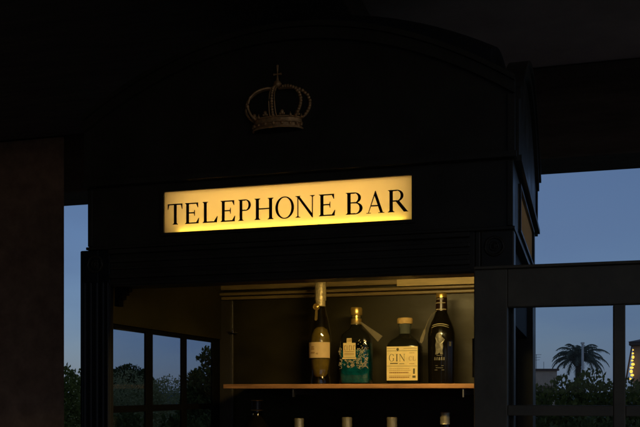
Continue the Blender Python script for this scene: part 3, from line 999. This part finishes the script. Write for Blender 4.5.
for zc, r, rr_, a0, a1 in ((.2255, .0158, .0011, 200, 320), (.2365, .0155, .0009, 215, 300), (.2075, .0166, .0013, 215, 330), (.1660, .0312, .0012, 205, 335), (.1610, .0335, .0008, 210, 330)):
    def ring4(b):
        b.smooth = True
        b.tube([(r * math.cos(math.radians(a0 + (a1 - a0) * i / 14)), r * math.sin(math.radians(a0 + (a1 - a0) * i / 14)), zc - .010 * (abs(i - 7) / 7) ** 2 * (zc < .17)) for i in range(15)], rr_, 6)
    one(ring4, 'neck_ring', 'floral_ink', t)
def tag4(b):
    pts = [(-.010, -.020, .203), (-.022, -.028, .194), (-.032, -.032, .176), (-.041, -.034, .152)]
    b.tube(pts, .0009, 6)
    q = [(-.0395, .153), (-.0440, .150), (-.0530, .128), (-.0555, .116), (-.0500, .1125), (-.0455, .120), (-.0400, .140)]
    b.prism(q, lambda u, v, w: (u, -.034 - w, v), 0, .0012)
one(tag4, 'neck_tag', 'tag', t)

# lower shelf: only the tops show above the picture's bottom edge
def wine_like(root, zt, body, capm, capz, r=.038, seed=0, capr=.0145):
    h = zt - SHZ2
    if capm == 'wax':                             # short necked bottle with high shoulders
        prof = [(0, r * .94, r * .94, 2), (.004, r, r, 2), (h - .100, r, r, 2), (h - .085, r * .95, r * .95, 2), (h - .072, r * .80, r * .80, 2), (h - .060, r * .60, r * .60, 2), (h - .050, capr * 1.04, capr * 1.04, 2), (h - .030, capr * .95, capr * .95, 2)]
    else:
        prof = [(0, r * .92, r * .92, 2), (.004, r, r, 2), (h * .58, r, r, 2), (h * .66, r * .93, r * .93, 2), (h * .73, r * .70, r * .70, 2), (h * .79, r * .46, r * .46, 2), (h * .85, capr * .95, capr * .95, 2), (h * .94, capr * .9, capr * .9, 2)]
    lof('body', body, root, prof, 32)
    rows = [(h - capz, capr, capr, 2)]
    n = 6
    for i in range(n):
        zz = h - capz + capz * (i + .3) / n
        rows += [(zz, capr * (1.0 if i % 2 else .955), capr * (1.0 if i % 2 else .955), 2)]
    rows += [(h - .002, capr, capr, 2), (h, capr * .88, capr * .88, 2)]
    lof('cap', capm, root, rows, 32)
    one(lambda b: curved_label(b, wrap(lambda v: (r, r, 2), .0004), -r * .9, r * .9, h * .18, h * .48, 16), 'label', 'label', root)
LOW = [(-0.3742, 1.5265, 'darkglass', 'wax', .030, .041, 'dark bottle with red brown neck cap, alone at far left of lower shelf', .0165),
       (-0.2437, 1.474, 'smoke', 'brushed', .050, .036, 'gold capped bottle on the lower shelf next to the dark red necked one', .0145),
       (-0.0989, 1.478, 'smoke', 'brushed', .050, .036, 'gold capped bottle on the lower shelf beneath the teal bottle', .0150),
       (0.0329, 1.479, 'darkglass', 'brushed', .050, .036, 'gold capped bottle on the lower shelf beneath the squat gin bottle', .0150),
       (0.1833, 1.4945, 'darkglass', 'brushed', .034, .037, 'bottle with ridged pale gold cap at the right end of the lower shelf', .0140)]
for s, zt, body, capm, capz, r, lab, capr in LOW:
    t = bottle_root('spirit_bottle', s, SHZ2, lab, G2)
    wine_like(t, zt, body, capm, capz, r, 0, capr)
    if capm == 'wax':
        h = zt - SHZ2
        for r_, w_, dz in ((.0172, .0012, .001), (.0168, .0018, .030)):
            one(lambda b: b.tube([(r_ * math.cos(a * PI / 10), r_ * math.sin(a * PI / 10), h - dz) for a in range(20)], w_, 6, True), 'cap_ring', 'gold', t)

# ---------------------------------------------------------------- vegetation
def W(px, Y, h=0.0):
    return ((px - 320) / 894 * Y, Y, h)
def leaves(b, rr, blobs, n, size, droop=0.2):
    """blobs: list of (cx,cy,cz,rx,ry,rz); leaves mostly near the skin, gaps by noise"""
    wts = [q[3] * q[5] for q in blobs]
    done = 0
    while done < n:
        c = rr.choices(blobs, wts)[0]
        d = Vector((rr.gauss(0, 1), rr.gauss(0, 1), rr.gauss(0, 1))).normalized()
        rad = rr.random() ** 0.14
        p = Vector((c[0] + d.x * c[3] * rad, c[1] + d.y * c[4] * rad, c[2] + d.z * c[5] * rad))
        if p.z < -0.1 or noise.noise(p * (0.9 / max(0.3, c[3])) * 2.2 + Vector((c[0], 3, 7))) < -0.22:
            continue
        done += 1
        ax = (d + Vector((rr.gauss(0, .7), rr.gauss(0, .7), rr.gauss(0.1, .7) - droop))).normalized()
        si = ax.cross(Vector((rr.gauss(0, 1), rr.gauss(0, 1), rr.gauss(0, 1)))).normalized()
        nn = ax.cross(si)
        L, w = size * rr.uniform(.6, 1.35), size * rr.uniform(.22, .40)
        b.add([p, p + ax * L * .5 + si * w + nn * w * .3, p + ax * L, p + ax * L * .5 - si * w + nn * w * .3], [(0, 1, 2, 3)])
def stems(b, rr, blobs, base, n=6, r=.02):
    for i in range(n):
        c = rr.choice(blobs)
        e = Vector((c[0] + rr.uniform(-.5, .5) * c[3], c[1] + rr.uniform(-.5, .5) * c[4], c[2] + rr.uniform(0, .6) * c[5]))
        s = Vector((base[0] + rr.uniform(-.15, .15), base[1] + rr.uniform(-.1, .1), base[2])) if base else Vector((e.x + rr.uniform(-.1, .1), e.y, -.12))
        m = s.lerp(e, .5) + Vector((rr.uniform(-.1, .1), rr.uniform(-.1, .1), .1))
        b.tube([s, m, e], [r, r * .7, r * .3], 6)
def plant(name, cat, label, blobs, n, size, m, seed, group=None, base=None, nst=6, rst=.02, trunk='stems'):
    rr = random.Random(seed)
    c = blobs[0]
    root = empty(name, (c[0], c[1], -0.12))
    tag(root, label, cat, group)
    off = lambda q: (q[0] - c[0], q[1] - c[1], q[2] + 0.12, q[3], q[4], q[5])
    bl = [off(q) for q in blobs]
    b = MB()
    leaves(b, rr, bl, n, size)
    me = bpy.data.meshes.new('foliage')
    me.from_pydata(b.v, [], b.f)
    me.materials.append(M[m])
    o = bpy.data.objects.new('foliage', me)
    COL.objects.link(o)
    o.parent = root
    b = MB()
    stems(b, rr, bl, (0, 0, 0) if base else None, nst, rst)
    b.build(trunk, 'bark', root)
    return root
def row(px0, px1, Y, top, n, rr, rx=.45, ry=.5, jit=.12):
    out = []
    for i in range(n):
        px = px0 + (px1 - px0) * (i + .5) / n
        x = W(px, Y)[0]
        h = top + rr.uniform(-jit, jit)
        rz = h * .52
        out.append((x, Y + rr.uniform(-.2, .2), h - rz, rx * rr.uniform(.8, 1.25), ry, rz))
    return out
rr = random.Random(2)
# right: leafy hedge beyond the door
plant('hedge', 'hedge', 'loose leafy green hedge below the palm, seen through the door panes', row(500, 700, 7.2, 1.66, 11, rr, .34, .45, .07), 42000, .042, 'leaf_hedge', 21, nst=14)
plant('hedge', 'hedge', 'low dark hedge nearest the terrace, seen below the glazing bar of the open door', row(470, 720, 5.2, 1.40, 12, rr, .30, .3, .05), 30000, .034, 'leaf_dark', 22, nst=12)
# left: through the side window panes
plant('hedge', 'hedge', 'pale olive clipped hedge seen through the kiosk side window', row(60, 200, 12.5, 1.78, 11, rr, .55, .7, .09), 70000, .032, 'leaf_olive', 23, nst=12)
plant('round_tree', 'tree', 'dark rounded tree standing behind the pale olive hedge', [(*W(130, 26, 1.55)[:2], 1.55, .70, .7, .80), (*W(138, 26, 1.6)[:2], 1.45, .6, .6, .70), (*W(121, 26, 1.5)[:2], 1.42, .55, .6, .70)], 22000, .065, 'leaf_dark', 24, base=True, nst=9, rst=.05, trunk='trunk')
plant('shrub', 'shrub', 'tall leafy dark green shrub in the right pane of the side window', [(*W(212, 7.6, 0)[:2], .95, .30, .3, .98), (*W(200, 7.6, 0)[:2], .75, .26, .3, .85), (*W(226, 7.7, 0)[:2], .9, .28, .3, .9), (*W(206, 7.6, 0)[:2], 1.5, .12, .12, .38)], 22000, .038, 'leaf_hedge', 25, nst=9)
plant('shrub', 'shrub', 'low broad leaved shrub nearest the kiosk under the side window bar', row(112, 216, 6.0, 1.41, 7, rr, .22, .25, .03), 20000, .042, 'leaf_hedge', 26, nst=9)
plant('shrub', 'shrub', 'dark shrub filling the gap between the brown pillar and the kiosk', row(22, 92, 9.0, 1.80, 5, rr, .30, .35, .07), 14000, .045, 'leaf_hedge', 27, nst=8)

# palm
pY = 70
px0 = W(578, pY)[0]
palm = empty('palm_tree', (px0, pY, -0.12))
tag(palm, 'palm tree with arching feathery fronds rising above the leafy hedge', 'palm')
def ptrunk(b):
    pts = [(0.06 * math.sin(i), 0, i * .44) for i in range(10)]
    b.tube(pts, [.26 - .008 * i + .02 * (i % 2) for i in range(10)], 10)
    b.smooth = True
    b.ball((0, 0, 4.05), .42, 12, 8, 1.1)
one(ptrunk, 'trunk', 'bark', palm)
def fronds(b):
    rp = random.Random(9)
    for i in range(38):
        az = 2 * PI * i * .618 + rp.uniform(-.2, .2)
        el = math.radians(82 - 74 * ((i + .5) / 38) ** .8 + rp.uniform(-6, 6))
        L = 2.6 * rp.uniform(.72, 1.12)
        p = Vector((0, 0, 4.15))
        out = Vector((math.cos(az), math.sin(az), 0))
        n = 13
        pts = [p.copy()]
        for k in range(n):
            e = el - (k / n) ** 1.25 * math.radians(105)
            p = p + (out * math.cos(e) + Vector((0, 0, 1)) * math.sin(e)) * (L / n)
            pts.append(p.copy())
        b.tube(pts, [.035 * (1 - .8 * k / n) for k in range(n + 1)], 4)
        side = out.cross(Vector((0, 0, 1)))
        for k in range(2, n + 1):
            for h in (0, .33, .66):
                q = pts[k].lerp(pts[min(k + 1, n)], h)
                t_ = (pts[k] - pts[k - 1]).normalized()
                ll = .50 * rp.uniform(.75, 1.2) * math.sin(PI * min(.96, .12 + .85 * k / n)) + .10
                for sg in (-1, 1):
                    dr_ = (side * sg * .85 + t_ * .65 + Vector((0, 0, -.55 + rp.uniform(-.3, .2)))).normalized()
                    b.add([q - t_ * .045, q + t_ * .045, q + dr_ * ll], [(0, 1, 2)])
one(fronds, 'crown', 'palm_leaf', palm)

# pale mast standing before the palm
mx = W(582.6, 58)
mast = empty('light_mast', (mx[0], mx[1], -0.12))
tag(mast, 'slim pale metal mast standing in front of the palm trunk', 'mast')
one(lambda b: b.tube([(0, 0, 0), (0, 0, 4.78)], [.085, .075], 10), 'pole', 'pale_metal', mast)
one(lambda b: (b.box(-.10, .10, -.10, .10, 4.78, 4.90), b.box(-.03, .16, -.05, .05, 4.66, 4.72)), 'head', 'pale_metal', mast)

# low flat roofed building left of the palm
lx0, lx1 = W(505, 60)[0], W(557, 60)[0]
low = empty('flat_roof_building', (lx0, 60, -0.12))
tag(low, 'low beige flat roofed building showing above the hedge left of the palm', 'building')
wl_ = one(lambda b: b.box(0, lx1 - lx0, 0, 5, 0, 3.10), 'wall', 'stucco', low)
one(lambda b: b.box(-.12, lx1 - lx0 + .12, -.12, 5.12, 3.102, 3.24), 'roof', 'roof', low)
for x in (1.0, 2.4):
    w_ = one(lambda b: b.box(x, x + .8, -.03, -.002, 1.0, 2.1), 'window', 'dark_pane', low)
ax_ = W(540, 60)[0] - lx0
def aerial(b):
    b.tube([(ax_, 1, 3.2), (ax_, 1, 4.25)], .018, 6)
    for z_, l_ in ((4.2, .34), (4.02, .28), (3.84, .22)):
        b.tube([(ax_ - l_, 1, z_), (ax_ + l_, 1, z_ + .03)], .012, 5)
one(aerial, 'aerial', 'aerial', low)
one(lambda b: b.tube([(ax_ + .55, 1.2, 3.2), (ax_ + .55, 1.2, 3.75)], .015, 6), 'vent_pipe', 'aerial', low)

# apricot house at the right edge with a string of warm lamps
hY = 34
hx = W(630.0, hY)[0]
ho = empty('apricot_house', (hx, hY, -0.12), -math.radians(24))
tag(ho, 'apricot plastered house with dark roof edge behind the hedge at the right', 'house')
one(lambda b: b.box(.10, 4.2, 0, 5, 0, 3.42), 'wall', 'orange_wall', ho)
def hroof(b):
    b.box(-.02, 4.4, -.25, 5.2, 3.44, 3.56)
    b.add([(-.05, -.28, 3.57), (4.45, -.28, 3.57), (4.45, 5.3, 3.57), (-.05, 5.3, 3.57), (1.2, 2.4, 4.0), (3.4, 2.4, 4.0)],
          [(0, 1, 5, 4), (1, 2, 5), (2, 3, 4, 5), (3, 0, 4)])
one(hroof, 'roof', 'roof', ho)
one(lambda b: b.box(1.4, 2.3, -.04, -.002, .9, 2.2), 'window', 'dark_pane', ho)
def brace(b):
    b.tube([(.08, -.06, 3.43), (-.16, -.06, 2.0)], .035, 6)
one(brace, 'veranda_brace', 'roof', ho)
ls = empty('lamp_string', (hx, hY - .25, 2.0))
tag(ls, 'short hanging string of glowing yellow lamps beside the apricot house wall', 'string lights')
one(lambda b: b.tube([(.055, 0, 1.30), (.0, 0, .6), (-.05, 0, .0)], .008, 5), 'cable', 'roof', ls)
for x, z_, r, q in ((.05, 1.14, .035, 1.0), (.045, 1.01, .05, .9), (.05, .87, .065, 1.2), (.02, .74, .06, .7), (.045, .60, .085, .8), (.0, .47, .09, .6), (-.02, .33, .075, 1.1), (.02, .19, .085, .7), (-.05, .05, .06, .8)):
    b = MB()
    b.smooth = True
    b.ball((x - .03, -.02, z_), r * .8, 12, 8, q)
    b.build('lamp', 'bulb', ls)
